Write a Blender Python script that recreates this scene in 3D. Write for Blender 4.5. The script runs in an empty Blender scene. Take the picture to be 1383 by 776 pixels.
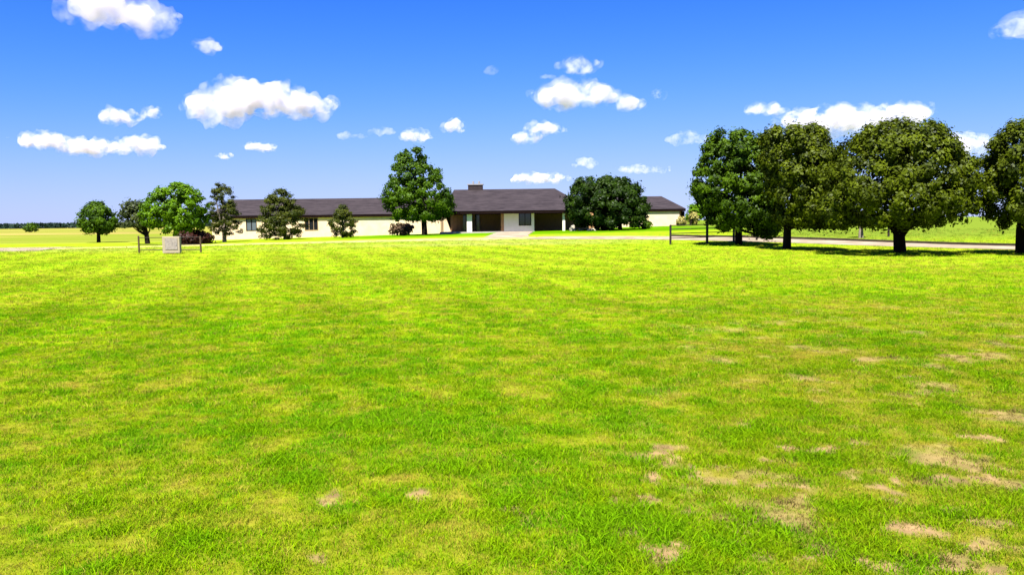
import bpy, math, random
import numpy as np
from mathutils import Vector, Matrix

random.seed(7)
rng = np.random.default_rng(11)
sc = bpy.context.scene
col = sc.collection
R = math.radians

# ------------------------------------------------------------------ camera
CAM_H = 1.65
PITCH, ROLL = R(4.68), R(-0.69)
FPX = 1076.0                                   # focal length in pixels of a 1383 px wide frame
cam_d = bpy.data.cameras.new("camera")
cam = bpy.data.objects.new("camera", cam_d)
col.objects.link(cam)
CAM_M = Matrix.Rotation(R(90) - PITCH, 4, 'X') @ Matrix.Rotation(ROLL, 4, 'Z')
cam.matrix_world = Matrix.Translation((0, 0, CAM_H)) @ CAM_M
cam_d.sensor_width = 36.0
cam_d.lens = 36.0 * FPX / 1383.0
cam_d.clip_start = 0.1
cam_d.clip_end = 60000
sc.camera = cam

# ------------------------------------------------------------------ light
SUN_DIR = Vector((0.14, 0.50, -0.85)).normalized()      # the way the light travels
elev = math.asin(-SUN_DIR.z)
az = math.atan2(-SUN_DIR.x, -SUN_DIR.y)
w = bpy.data.worlds.new("World")
sc.world = w
w.use_nodes = True
nt = w.node_tree
bg = nt.nodes['Background']
sky = nt.nodes.new('ShaderNodeTexSky')
sky.sky_type = 'NISHITA'
sky.sun_disc = False
sky.sun_elevation = elev
sky.sun_rotation = az
sky.air_density = 1.0
sky.dust_density = 0.1
sky.ozone_density = 3.0
# the photograph's deep, saturated rendering of a clear sky: a per-channel tone curve a*x^p / (1 + b*x^p)
EXPO = 1.8
def curve(sock, a, p, b):
    def mth(op, x, y):
        m = nt.nodes.new('ShaderNodeMath'); m.operation = op
        for k, q in enumerate((x, y)):
            if isinstance(q, (int, float)): m.inputs[k].default_value = q
            else: nt.links.new(q, m.inputs[k])
        return m.outputs[0]
    xp = mth('POWER', mth('MULTIPLY', sock, 0.1), p)
    return mth('MULTIPLY', mth('DIVIDE', mth('MULTIPLY', xp, a), mth('ADD', mth('MULTIPLY', xp, b), 1.0)), 10.0 / 2 ** EXPO)
sep = nt.nodes.new('ShaderNodeSeparateColor')
cmb = nt.nodes.new('ShaderNodeCombineColor')
nt.links.new(sky.outputs[0], sep.inputs[0])
for k, (a_, p_, b_) in enumerate(((4.6, 2.6, 6.5), (3.05, 1.9, 3.0), (1.22, 0.25, 0.0))):
    nt.links.new(curve(sep.outputs[k], a_, p_, b_), cmb.inputs[k])
nt.links.new(cmb.outputs[0], bg.inputs[0])
bg.inputs[1].default_value = 0.10

sun_d = bpy.data.lights.new("sun", 'SUN')
sun_d.energy = 5.0
sun_d.angle = R(0.53)
sun_d.color = (1.0, 0.965, 0.91)
sun = bpy.data.objects.new("sun", sun_d)
sun.rotation_euler = SUN_DIR.to_track_quat('-Z', 'Y').to_euler()
sun.location = (-20, -40, 60)
col.objects.link(sun)

sc.view_settings.view_transform = 'Standard'
sc.view_settings.look = 'None'
sc.view_settings.exposure = EXPO
sc.view_settings.gamma = 1.0
sc.cycles.use_denoising = True
sc.cycles.max_bounces = 10
sc.cycles.diffuse_bounces = 3
sc.cycles.transmission_bounces = 4
sc.cycles.volume_bounces = 6
sc.cycles.transparent_max_bounces = 12

# ------------------------------------------------------------------ picking and terrain
def smooth(a, b, v):
    t = np.clip((v - a) / (b - a), 0, 1)
    return t * t * (3 - 2 * t)

def zt(x, y):
    x = np.asarray(x, float); y = np.asarray(y, float)
    rise = smooth(45, 85, y) * np.clip(0.6 + 0.0175 * x, 0.0, 1.25)
    far = smooth(160, 600, y)
    return rise * (1 - far) + far * 0.3

def ray(px, py):
    return CAM_M.to_3x3() @ Vector(((px - 691.5) / FPX, -(py - 388.0) / FPX, -1.0))

def at(px, py, Y):
    d = ray(px, py)
    k = Y / d.y
    return Vector((d.x * k, Y, CAM_H + d.z * k))

def ground_at(px, py):
    d = ray(px, py)
    lo, hi = 0.5, 400.0
    for _ in range(50):
        m = (lo + hi) / 2
        if CAM_H + d.z / d.y * m > float(zt(d.x / d.y * m, m)):
            lo = m
        else:
            hi = m
    return Vector((d.x / d.y * lo, lo, float(zt(d.x / d.y * lo, lo))))

def gx(px, Y):
    p = at(px, 300, Y)
    return p.x

# value noise in numpy, for the lawn's colour and wear
def vnoise(x, y, seed=0):
    xi = np.floor(x).astype(np.int64); yi = np.floor(y).astype(np.int64)
    fx = x - xi; fy = y - yi
    fx = fx * fx * (3 - 2 * fx); fy = fy * fy * (3 - 2 * fy)
    def h(a, b):
        n = (a * 374761393 + b * 668265263 + seed * 1442695041) & 0x7fffffff
        n = ((n ^ (n >> 13)) * 1274126177) & 0x7fffffff
        return ((n ^ (n >> 16)) & 0xffff) / 65535.0
    return (h(xi, yi) * (1 - fx) + h(xi + 1, yi) * fx) * (1 - fy) + (h(xi, yi + 1) * (1 - fx) + h(xi + 1, yi + 1) * fx) * fy

def fbm(x, y, scale, seed=0, octv=4, gain=0.5):
    s = 0; a = 1; tot = 0
    for o in range(octv):
        s = s + a * vnoise(x / scale * 2 ** o + 17.3 * o, y / scale * 2 ** o - 9.1 * o, seed + o)
        tot += a; a *= gain
    return s / tot

# ------------------------------------------------------------------ object helpers
def tag(o, label=None, cat=None, group=None, kind=None):
    if label: o['label'] = label
    if cat: o['category'] = cat
    if group: o['group'] = group
    if kind: o['kind'] = kind
    return o

def empty(name, loc, label, cat, group=None, rz=0):
    o = bpy.data.objects.new(name, None)
    o.location = loc
    o.rotation_euler.z = rz
    o.empty_display_size = 0.2
    col.objects.link(o)
    return tag(o, label, cat, group)

def link_mesh(name, verts, faces, mat, parent=None, smooth_=False, mats=None, midx=None, loc=None):
    me = bpy.data.meshes.new(name)
    me.from_pydata([tuple(v) for v in verts], [], faces)
    for m in (mats or [mat]):
        me.materials.append(m)
    if midx is not None:
        me.polygons.foreach_set('material_index', midx)
    if smooth_:
        me.polygons.foreach_set('use_smooth', [True] * len(me.polygons))
    me.update()
    o = bpy.data.objects.new(name, me)
    col.objects.link(o)
    if parent:
        o.parent = parent
    if loc is not None:
        o.location = loc
    return o

class MB:
    """collects boxes, tubes and prisms into one mesh"""
    def __init__(s):
        s.v = []; s.f = []
    def add(s, vs, fs):
        b = len(s.v)
        s.v += [tuple(v) for v in vs]
        s.f += [tuple(i + b for i in f) for f in fs]
        return s
    def box(s, x0, x1, y0, y1, z0, z1):
        vs = [(x, y, z) for z in (z0, z1) for y in (y0, y1) for x in (x0, x1)]
        return s.add(vs, [(0, 2, 3, 1), (4, 5, 7, 6), (0, 1, 5, 4), (2, 6, 7, 3), (0, 4, 6, 2), (1, 3, 7, 5)])
    def bbox(s, x0, x1, y0, y1, z0, z1, b=0.02):
        """box with chamfered vertical and top edges"""
        def ring(ins, z, bb):
            a0, a1, c0, c1 = x0 + ins, x1 - ins, y0 + ins, y1 - ins
            return [(a0 + bb, c0, z), (a1 - bb, c0, z), (a1, c0 + bb, z), (a1, c1 - bb, z),
                    (a1 - bb, c1, z), (a0 + bb, c1, z), (a0, c1 - bb, z), (a0, c0 + bb, z)]
        vs = ring(0, z0, b) + ring(0, z1 - b, b) + ring(b, z1, b)
        fs = [tuple(range(7, -1, -1)), tuple(range(16, 24))]
        for k in (0, 8):
            for i in range(8):
                j = (i + 1) % 8
                fs.append((k + i, k + j, k + 8 + j, k + 8 + i))
        return s.add(vs, fs)
    def tube(s, pts, rad, n=8, cap=True):
        pts = [Vector(p) for p in pts]
        if not hasattr(rad, '__len__'): rad = [rad] * len(pts)
        vs = []; fs = []
        up = Vector((0.13, 0.07, 1)).normalized()
        prev = None
        for i, p in enumerate(pts):
            t = (pts[min(i + 1, len(pts) - 1)] - pts[max(i - 1, 0)]).normalized()
            u = t.orthogonal().normalized() if prev is None else (prev - t * prev.dot(t)).normalized()
            prev = u
            v = t.cross(u)
            for k in range(n):
                a = 2 * math.pi * k / n
                vs.append(p + (u * math.cos(a) + v * math.sin(a)) * rad[i])
        for i in range(len(pts) - 1):
            for k in range(n):
                j = (k + 1) % n
                fs.append((i * n + k, i * n + j, (i + 1) * n + j, (i + 1) * n + k))
        if cap:
            fs.append(tuple(range(n - 1, -1, -1)))
            b = (len(pts) - 1) * n
            fs.append(tuple(b + k for k in range(n)))
        return s.add(vs, fs)
    def build(s, name, mat, parent=None, smooth_=False):
        off = Vector((0, 0, 0))
        if parent is not None:
            p = parent
            while p is not None:
                off += p.location
                p = p.parent
        return link_mesh(name, [Vector(v) - off for v in s.v], s.f, mat, parent, smooth_)

def set_attr(me, name, typ, dom, data):
    a = me.attributes.new(name, typ, dom)
    a.data.foreach_set('color' if 'COLOR' in typ else ('vector' if typ == 'FLOAT_VECTOR' else 'value'), np.ascontiguousarray(data, dtype=np.float32).ravel())

# ------------------------------------------------------------------ materials
K = 0.70                                       # overall reflectance, matched to the exposure above
def mat_new(name):
    m = bpy.data.materials.new(name)
    m.use_nodes = True
    n = m.node_tree
    return m, n, n.nodes['Principled BSDF']

def rough_mat(name, c, rough=0.8, var=0.15, scale=3.0, bump=0.0, spec=0.3, stretch=None, c2=None):
    m, n, p = mat_new(name)
    p.inputs['Roughness'].default_value = rough
    p.inputs['Specular IOR Level'].default_value = spec
    tc = n.nodes.new('ShaderNodeTexCoord')
    mp = n.nodes.new('ShaderNodeMapping')
    if stretch: mp.inputs['Scale'].default_value = stretch
    n.links.new(tc.outputs['Object'], mp.inputs[0])
    no = n.nodes.new('ShaderNodeTexNoise')
    no.inputs['Scale'].default_value = scale
    no.inputs['Detail'].default_value = 6
    no.inputs['Roughness'].default_value = 0.65
    n.links.new(mp.outputs[0], no.inputs[0])
    rp = n.nodes.new('ShaderNodeValToRGB')
    lo = [K * max(0, k * (1 - var)) for k in c]
    hi = [K * min(1, k * (1 + var)) for k in (c2 or c)]
    rp.color_ramp.elements[0].position = 0.3
    rp.color_ramp.elements[1].position = 0.7
    rp.color_ramp.elements[0].color = (*lo, 1)
    rp.color_ramp.elements[1].color = (*hi, 1)
    n.links.new(no.outputs[0], rp.inputs[0])
    n.links.new(rp.outputs[0], p.inputs['Base Color'])
    if bump:
        b = n.nodes.new('ShaderNodeBump')
        b.inputs['Strength'].default_value = bump
        b.inputs['Distance'].default_value = 0.05
        n.links.new(no.outputs[0], b.inputs['Height'])
        n.links.new(b.outputs[0], p.inputs['Normal'])
    return m

def leaf_mat(name, dark, light, trans=0.35):
    """leaves: diffuse and translucent, tone drifting from clump to clump"""
    m = bpy.data.materials.new(name)
    m.use_nodes = True
    n = m.node_tree
    n.nodes.clear()
    out = n.nodes.new('ShaderNodeOutputMaterial')
    at_ = n.nodes.new('ShaderNodeAttribute')
    at_.attribute_name = 'tint'
    rp = n.nodes.new('ShaderNodeValToRGB')
    rp.color_ramp.elements[0].color = (*[K * q for q in dark], 1)
    rp.color_ramp.elements[1].color = (*[K * q for q in light], 1)
    n.links.new(at_.outputs['Fac'], rp.inputs[0])
    d = n.nodes.new('ShaderNodeBsdfDiffuse')
    t = n.nodes.new('ShaderNodeBsdfTranslucent')
    g = n.nodes.new('ShaderNodeBsdfGlossy')
    g.inputs['Roughness'].default_value = 0.5
    mx = n.nodes.new('ShaderNodeMixShader')
    mx.inputs[0].default_value = trans
    mx2 = n.nodes.new('ShaderNodeMixShader')
    mx2.inputs[0].default_value = 0.008
    n.links.new(rp.outputs[0], d.inputs[0])
    n.links.new(rp.outputs[0], t.inputs[0])
    n.links.new(d.outputs[0], mx.inputs[1])
    n.links.new(t.outputs[0], mx.inputs[2])
    n.links.new(mx.outputs[0], mx2.inputs[1])
    n.links.new(g.outputs[0], mx2.inputs[2])
    n.links.new(mx2.outputs[0], out.inputs[0])
    return m

M = {}
M['bark'] = rough_mat('bark', (0.013, 0.009, 0.006), 0.95, 0.5, 6, 0.8, 0.1, (1, 1, 0.25))  # near black: the shade under the crowns is put into the bark colour
M['pale_bark'] = rough_mat('pale_bark', (0.22, 0.18, 0.14), 0.95, 0.4, 6, 0.8, 0.1, (1, 1, 0.25))
M['stone'] = rough_mat('pale_stone', (0.76, 0.585, 0.365), 0.9, 0.16, 1.3, 0.3, 0.2)
M['white_wall'] = rough_mat('white_wall', (0.95, 0.88, 0.74), 0.8, 0.06, 2.5, 0.1, 0.2)
M['wood'] = rough_mat('brown_wood', (0.44, 0.23, 0.10), 0.7, 0.35, 5, 0.3, 0.3, (6, 6, 0.4))
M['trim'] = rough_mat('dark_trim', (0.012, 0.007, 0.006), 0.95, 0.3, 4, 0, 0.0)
M['frame'] = rough_mat('tan_frame', (0.30, 0.20, 0.11), 0.6, 0.2, 5)
M['concrete'] = rough_mat('concrete', (0.40, 0.36, 0.30), 0.9, 0.2, 1.2, 0.3)
M['pipe'] = rough_mat('dark_pipe', (0.022, 0.014, 0.011), 0.6, 0.4, 8)
M['rust_pipe'] = rough_mat('weathered_pipe', (0.085, 0.05, 0.022), 0.8, 0.4, 8)
M['rail'] = rough_mat('rail_pipe', (0.03, 0.02, 0.012), 0.7, 0.3, 8)
M['edging'] = rough_mat('edging_timber', (0.045, 0.028, 0.018), 0.95, 0.5, 2, 0.4)
M['chimney'] = rough_mat('chimney_brick', (0.030, 0.019, 0.018), 0.9, 0.35, 6, 0.4)
M['cap'] = rough_mat('chimney_cap', (0.30, 0.28, 0.27), 0.6, 0.2, 6)
M['panel_grey'] = rough_mat('mottled_panel', (0.22, 0.19, 0.175), 0.85, 0.22, 7, 0.25, 0.1, None, (0.32, 0.27, 0.235))
M['cream'] = rough_mat('cream_surround', (0.35, 0.285, 0.19), 0.8, 0.12, 6, 0.1)
M['boulder'] = rough_mat('boulder', (0.42, 0.37, 0.27), 0.95, 0.3, 3, 0.6)

def roof_mat():
    m, n, p = mat_new('brown_shingles')
    p.inputs['Roughness'].default_value = 0.9
    p.inputs['Specular IOR Level'].default_value = 0.05
    geo = n.nodes.new('ShaderNodeNewGeometry')
    sp = n.nodes.new('ShaderNodeSeparateXYZ')
    n.links.new(geo.outputs['Position'], sp.inputs[0])
    mp = n.nodes.new('ShaderNodeMapping')
    mp.inputs['Scale'].default_value = (0.35, 0.35, 3.5)
    n.links.new(geo.outputs['Position'], mp.inputs[0])
    no = n.nodes.new('ShaderNodeTexNoise')
    no.inputs['Scale'].default_value = 2.0
    no.inputs['Detail'].default_value = 7
    no.inputs['Roughness'].default_value = 0.7
    n.links.new(mp.outputs[0], no.inputs[0])
    rp = n.nodes.new('ShaderNodeValToRGB')
    e = rp.color_ramp.elements
    e[0].position = 0.3; e[0].color = (0.0160, 0.0130, 0.0140, 1)
    e[1].position = 0.72; e[1].color = (0.044, 0.035, 0.036, 1)
    n.links.new(no.outputs[0], rp.inputs[0])
    wv = n.nodes.new('ShaderNodeMath'); wv.operation = 'FRACT'
    mu = n.nodes.new('ShaderNodeMath'); mu.operation = 'MULTIPLY'; mu.inputs[1].default_value = 6.5
    n.links.new(sp.outputs['Z'], mu.inputs[0]); n.links.new(mu.outputs[0], wv.inputs[0])
    b = n.nodes.new('ShaderNodeBump'); b.inputs['Strength'].default_value = 0.6; b.inputs['Distance'].default_value = 0.02
    n.links.new(wv.outputs[0], b.inputs['Height'])
    n.links.new(b.outputs[0], p.inputs['Normal'])
    n.links.new(rp.outputs[0], p.inputs['Base Color'])
    return m
M['roof'] = roof_mat()

def glass_mat(name, c, rough=0.08):
    m, n, p = mat_new(name)
    p.inputs['Base Color'].default_value = (*[K * q for q in c], 1)
    p.inputs['Roughness'].default_value = rough
    p.inputs['Specular IOR Level'].default_value = 0.6
    return m
M['glass'] = glass_mat('window_glass', (0.012, 0.013, 0.016))
M['blind'] = glass_mat('blind_glass', (0.10, 0.12, 0.14), 0.2)

def lawn_mat(name, instancer):
    """grass: the colour comes from the 'gcol' attribute, fine mottling from noise"""
    m = bpy.data.materials.new(name)
    m.use_nodes = True
    n = m.node_tree
    n.nodes.clear()
    out = n.nodes.new('ShaderNodeOutputMaterial')
    a = n.nodes.new('ShaderNodeAttribute')
    a.attribute_name = 'gcol'
    if instancer: a.attribute_type = 'INSTANCER'
    geo = n.nodes.new('ShaderNodeNewGeometry')
    hv = n.nodes.new('ShaderNodeHueSaturation')
    d = n.nodes.new('ShaderNodeBsdfDiffuse')
    if instancer:
        at2 = n.nodes.new('ShaderNodeAttribute'); at2.attribute_name = 'bv'
        mr = n.nodes.new('ShaderNodeMapRange')
        mr.inputs['To Min'].default_value = 0.72; mr.inputs['To Max'].default_value = 1.3
        n.links.new(at2.outputs['Fac'], mr.inputs[0])
        n.links.new(mr.outputs[0], hv.inputs['Value'])
        t = n.nodes.new('ShaderNodeBsdfTranslucent')
        mx = n.nodes.new('ShaderNodeMixShader'); mx.inputs[0].default_value = 0.35
        n.links.new(a.outputs['Color'], hv.inputs['Color'])
        n.links.new(hv.outputs[0], d.inputs[0]); n.links.new(hv.outputs[0], t.inputs[0])
        n.links.new(d.outputs[0], mx.inputs[1]); n.links.new(t.outputs[0], mx.inputs[2])
        n.links.new(mx.outputs[0], out.inputs[0])
    else:
        no = n.nodes.new('ShaderNodeTexNoise')
        no.inputs['Scale'].default_value = 9.0
        no.inputs['Detail'].default_value = 8
        no.inputs['Roughness'].default_value = 0.72
        n.links.new(geo.outputs['Position'], no.inputs[0])
        mr = n.nodes.new('ShaderNodeMapRange')
        mr.inputs['From Min'].default_value = 0.3; mr.inputs['From Max'].default_value = 0.7
        mr.inputs['To Min'].default_value = 0.72; mr.inputs['To Max'].default_value = 1.22
        n.links.new(no.outputs[0], mr.inputs[0])
        n.links.new(mr.outputs[0], hv.inputs['Value'])
        n.links.new(a.outputs['Color'], hv.inputs['Color'])
        n.links.new(hv.outputs[0], d.inputs[0])
        b = n.nodes.new('ShaderNodeBump'); b.inputs['Strength'].default_value = 0.5; b.inputs['Distance'].default_value = 0.04
        n.links.new(no.outputs[0], b.inputs['Height'])
        n.links.new(b.outputs[0], d.inputs['Normal'])
        n.links.new(d.outputs[0], out.inputs[0])
    return m
M['lawn'] = lawn_mat('lawn_ground', False)
M['blade'] = lawn_mat('grass_blade', True)

# ------------------------------------------------------------------ where the lawn is worn, dry or lush
WORN = []
for px, py, ax, ay in [(885, 642, 20, 9), (1002, 573, 18, 5), (1058, 600, 13, 7), (1098, 610, 28, 9), (1035, 650, 30, 8), (1080, 656, 24, 7),
                       (1300, 648, 70, 8), (1280, 612, 42, 9), (1345, 706, 40, 15), (975, 632, 16, 5), (712, 702, 13, 6), (446, 668, 9, 6),
                       (1155, 642, 26, 8), (866, 672, 26, 8), (1200, 662, 30, 8), (1335, 740, 40, 14), (1170, 600, 26, 5),
                       (1225, 512, 30, 3), (1320, 590, 30, 5), (1010, 706, 20, 7), (1260, 720, 24, 8)]:
    c = ground_at(px, py); e = ground_at(px + ax, py); f = ground_at(px, py - ay)
    WORN.append((c.x, c.y, 0.75 * abs(e.x - c.x), 0.62 * abs(f.y - c.y)))
for _ in range(46):
    c = ground_at(random.uniform(820, 1383) if random.random() < 0.94 else random.uniform(400, 820), random.uniform(600, 776))
    k = random.uniform(0.02, 0.075)
    WORN.append((c.x, c.y, k * random.uniform(1, 2), k))

def lawn_state(x, y):
    """per point: colour, bareness 0..1, grass height factor"""
    x = np.asarray(x, float); y = np.asarray(y, float)
    r = np.hypot(x, y)
    big = fbm(x, y, 7.0, 3, 4)
    mid = fbm(x + 40, y, 1.6, 21, 4, 0.6)
    sml = fbm(x, y + 80, 0.35, 51, 3, 0.6)
    px = 691.5 + FPX * x / np.maximum(y, 0.5)
    right = smooth(700, 1150, px) * (1 - smooth(9, 22, r))
    near = 1 - smooth(4, 16, r)
    fin = fbm(x - 31, y + 12, 0.13, 57, 2, 0.6)
    dry = 0.45 + 0.5 * (big - 0.5) + 0.6 * (mid - 0.5) + 1.3 * (sml - 0.5) + 1.1 * (fin - 0.5) + 0.24 * right - 0.10 * (1 - right) * (1 - smooth(8, 20, r))
    dry = np.clip(dry, 0, 1)
    # the mower's passes: faint lanes running away to the left
    ang = R(-18)
    lane = (x * math.cos(ang) - y * math.sin(ang)) / 1.35
    stripe = (np.abs((lane % 2) - 1) - 0.5) * 2
    stripe = stripe * (1 - smooth(760, 1000, px)) * smooth(7, 16, r) * (1 - smooth(55, 65, y))
    bare = np.zeros_like(x)
    wx = x + (fbm(x, y, 0.22, 91, 4, 0.65) - 0.5) * 0.34
    wy = y + (fbm(x + 9, y, 0.22, 95, 4, 0.65) - 0.5) * 0.38
    for cx, cy, ax, ay in WORN:
        q = ((wx - cx) / ax) ** 2 + ((wy - cy) / ay) ** 2
        bare = np.maximum(bare, 1 - smooth(0.35, 1.7, q))
    thin = np.clip((fbm(x + 3, y - 7, 0.55, 71, 4, 0.7) - 0.55) * 5, 0, 1) * right * 0.75
    bare = np.clip(np.maximum(bare * np.clip(-0.25 + 2.3 * fbm(x - 5, y, 0.26, 88, 4, 0.7), 0, 1.1), thin), 0, 1)
    lush = np.array((0.125, 0.305, 0.001)); yel = np.array((0.265, 0.365, 0.004)); straw = np.array((0.365, 0.315, 0.030))
    t = dry[..., None]
    c = np.where(t < 0.5, lush + (yel - lush) * (t / 0.5), yel + (straw - yel) * ((t - 0.5) / 0.5) ** 1.3)
    # farther off the lawn is coloured paler and yellower
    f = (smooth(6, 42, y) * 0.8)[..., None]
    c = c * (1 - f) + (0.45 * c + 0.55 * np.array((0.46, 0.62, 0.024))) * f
    c = c * (1 + 0.15 * stripe[..., None] * (0.7 + 0.6 * vnoise(x * 0.4 + y * 0.13, y * 0.06, 77))[..., None])
    # meadow of standing dry grass off to the left, greener pasture to the right
    md = (smooth(78, 92, y - 0.12 * x * 0) * (1 - smooth(-40, -26, x)))[..., None]
    straw2 = np.array((0.42, 0.345, 0.085)) * (0.6 + 0.8 * fbm(x * 0.3, y, 9.0, 33, 3))[..., None]
    grn = np.array((0.26, 0.32, 0.03))
    band = np.clip((fbm(x * 0.08, y, 16.0, 37, 3) - 0.42) * 6, 0, 1)[..., None]
    c = c * (1 - md) + (straw2 * band + grn * (1 - band)) * md
    c = c * (1 - 0.2 * right[..., None])
    # pale verge along the drive and the watered turf in front of the house
    v = (np.exp(-((y - 60) / 7.0) ** 2) * (1 - smooth(5, 14, x)) * 0.5 * np.clip((fbm(x * 0.2, y, 4.0, 61, 3) - 0.25) * 2, 0, 1))[..., None]
    c = c * (1 - v) + np.array((0.46, 0.42, 0.16)) * v
    g = (smooth(71, 76, y) * (1 - smooth(96, 104, y)) * smooth(-20, -13, x) * (1 - smooth(30, 45, x)))[..., None]
    c = c * (1 - g) + np.array((0.13, 0.31, 0.002)) * (0.8 + 0.4 * big[..., None]) * g
    fr = (smooth(46, 62, y) * smooth(16, 24, x))[..., None]
    c = c * (1 - fr) + np.array((0.20, 0.285, 0.026)) * fr
    bgrass = c
    soil = np.array((0.285, 0.19, 0.082)) * (0.45 + 1.1 * fin)[..., None]
    thatch = np.array((0.18, 0.18, 0.015)) * (0.6 + 0.8 * sml)[..., None]
    nt_ = (near * 0.55)[..., None]
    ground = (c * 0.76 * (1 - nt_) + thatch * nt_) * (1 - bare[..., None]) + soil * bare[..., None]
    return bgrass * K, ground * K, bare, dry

# ------------------------------------------------------------------ the ground: one sheet, finest by the camera
def build_ground():
    rings = [0.0, 0.6]
    while rings[-1] < 30000:
        rings.append(rings[-1] * (1.013 if rings[-1] < 150 else 1.05) + 0.002)
    rings = np.array(rings[1:])
    fine = np.radians(np.arange(40, 140.01, 0.28))
    coarse = np.radians(np.arange(145, 400 - 4.9, 5.0))
    ang = np.concatenate([fine, coarse])
    na, nr = len(ang), len(rings)
    rr, aa = np.meshgrid(rings, ang, indexing='ij')
    x = rr * np.cos(aa); y = rr * np.sin(aa)
    z = zt(x, y)
    fade = 1 - smooth(20, 45, rr)
    z = z + fade * ((fbm(x, y, 1.8, 5, 3) - 0.5) * 0.05 + (fbm(x, y, 0.25, 8, 2) - 0.5) * 0.02)
    P = np.stack([x, y, z], -1).reshape(-1, 3)
    P = np.vstack([P, [[0, 0, 0]]])
    i = np.arange(nr - 1)[:, None] * na; k = np.arange(na)[None, :]; k2 = (k + 1) % na
    q = np.stack([i + k, i + na + k, i + na + k2, i + k2], -1).reshape(-1, 4)
    tri = np.stack([np.full(na, nr * na), np.arange(na), (np.arange(na) + 1) % na], -1)
    me = bpy.data.meshes.new('ground')
    me.vertices.add(len(P)); me.vertices.foreach_set('co', P.astype(np.float32).ravel())
    nl = q.size + tri.size
    me.loops.add(nl); me.loops.foreach_set('vertex_index', np.concatenate([q.ravel(), tri.ravel()]).astype(np.int32))
    me.polygons.add(len(q) + len(tri))
    st = np.concatenate([np.arange(len(q)) * 4, q.size + np.arange(len(tri)) * 3]).astype(np.int32)
    me.polygons.foreach_set('loop_start', st)
    me.update(calc_edges=True)
    me.polygons.foreach_set('use_smooth', np.ones(len(me.polygons), bool))
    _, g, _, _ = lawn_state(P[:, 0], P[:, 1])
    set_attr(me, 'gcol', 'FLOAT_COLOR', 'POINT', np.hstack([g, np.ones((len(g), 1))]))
    me.materials.append(M['lawn'])
    o = bpy.data.objects.new('ground', me)
    col.objects.link(o)
    tag(o, kind='structure')
build_ground()

# ------------------------------------------------------------------ drive
def strip(name, pts, halfw, mat, lift, h=0.0, kind='structure', step=0.8):
    pts = [Vector((p[0], p[1], 0)) for p in pts]
    # Catmull-Rom through the points
    out = []
    for i in range(len(pts) - 1):
        p0, p1, p2, p3 = pts[max(i - 1, 0)], pts[i], pts[i + 1], pts[min(i + 2, len(pts) - 1)]
        n = max(2, int((p2 - p1).length / step))
        for k in range(n):
            t = k / n
            out.append(0.5 * ((2 * p1) + (p2 - p0) * t + (2 * p0 - 5 * p1 + 4 * p2 - p3) * t * t + (3 * p1 - p0 - 3 * p2 + p3) * t ** 3))
    out.append(pts[-1])
    vs = []; fs = []
    m = 5
    for i, p in enumerate(out):
        t = (out[min(i + 1, len(out) - 1)] - out[max(i - 1, 0)]).normalized()
        nrm = Vector((-t.y, t.x, 0))
        wob = 1 + 0.12 * (random.random() - 0.5)
        for k in range(m):
            u = (k / (m - 1) - 0.5) * 2
            q = p + nrm * u * halfw * (wob if h == 0 else 1)
            edge = -0.03 if (h == 0 and k in (0, m - 1)) else 0
            vs.append((q.x, q.y, float(zt(q.x, q.y)) + lift + edge))
        if h:
            for k in (0, m - 1):
                v = vs[-m + k] if k == 0 else vs[-2]
    n = len(out)
    if not h:
        for i in range(n - 1):
            for k in range(m - 1):
                fs.append((i * m + k, (i + 1) * m + k, (i + 1) * m + k + 1, i * m + k + 1))
        o = link_mesh(name, vs, fs, mat)
    else:
        vv = []; ff = []
        for i in range(n):
            a = vs[i * m]; b = vs[i * m + m - 1]
            vv += [(a[0], a[1], a[2] - 0.1), (a[0], a[1], a[2] + h), (b[0], b[1], b[2] + h), (b[0], b[1], b[2] - 0.1)]
        for i in range(n - 1):
            for k in range(3):
                ff.append((i * 4 + k, i * 4 + k + 1, (i + 1) * 4 + k + 1, (i + 1) * 4 + k))
        ff += [(0, 1, 2, 3), tuple(4 * (n - 1) + k for k in (3, 2, 1, 0))]
        o = link_mesh(name, vv, ff, mat)
    tag(o, kind=kind)
    return o

M['gravel'] = rough_mat('gravel', (0.26, 0.205, 0.135), 0.95, 0.3, 0.6, 0.4, 0.0, None, (0.35, 0.285, 0.195))
M['worn_gravel'] = rough_mat('grassy_gravel', (0.40, 0.44, 0.05), 0.95, 0.12, 0.35, 0.4, 0.0, None, (0.44, 0.37, 0.17))
DRIVE = [(32, 27), (29.5, 34), (26.6, 40.5), (24.6, 45), (22.4, 49.5), (18.8, 55), (11.4, 61.5), (2, 66)]
strip('driveway', DRIVE, 2.25, M['gravel'], 0.045)
strip('farm_track', [(2, 66.2), (-12, 66.5), (-24, 65), (-34, 63), (-52, 62)], 2.4, M['worn_gravel'], 0.04)
strip('gravel_path', [(-35.5, 62.5), (-38, 62), (-44, 62), (-60, 61)], 5.5, M['gravel'], 0.05)
strip('entrance_path', [(-0.5, 65.8), (-0.3, 72), (0.1, 78), (0.4, 84.5)], 1.9, M['gravel'], 0.055)
# timber edging beyond the drive
side = []
for i, p in enumerate(DRIVE[1:-1]):
    a = Vector(DRIVE[i]); b = Vector(DRIVE[i + 2]); t = (b - a).normalized()
    nrm = Vector((t.y, -t.x))
    side.append((p[0] + nrm.x * 2.6, p[1] + nrm.y * 2.6))
strip('kerb', side, 0.10, M['edging'], 0.0, h=0.14)

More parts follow.
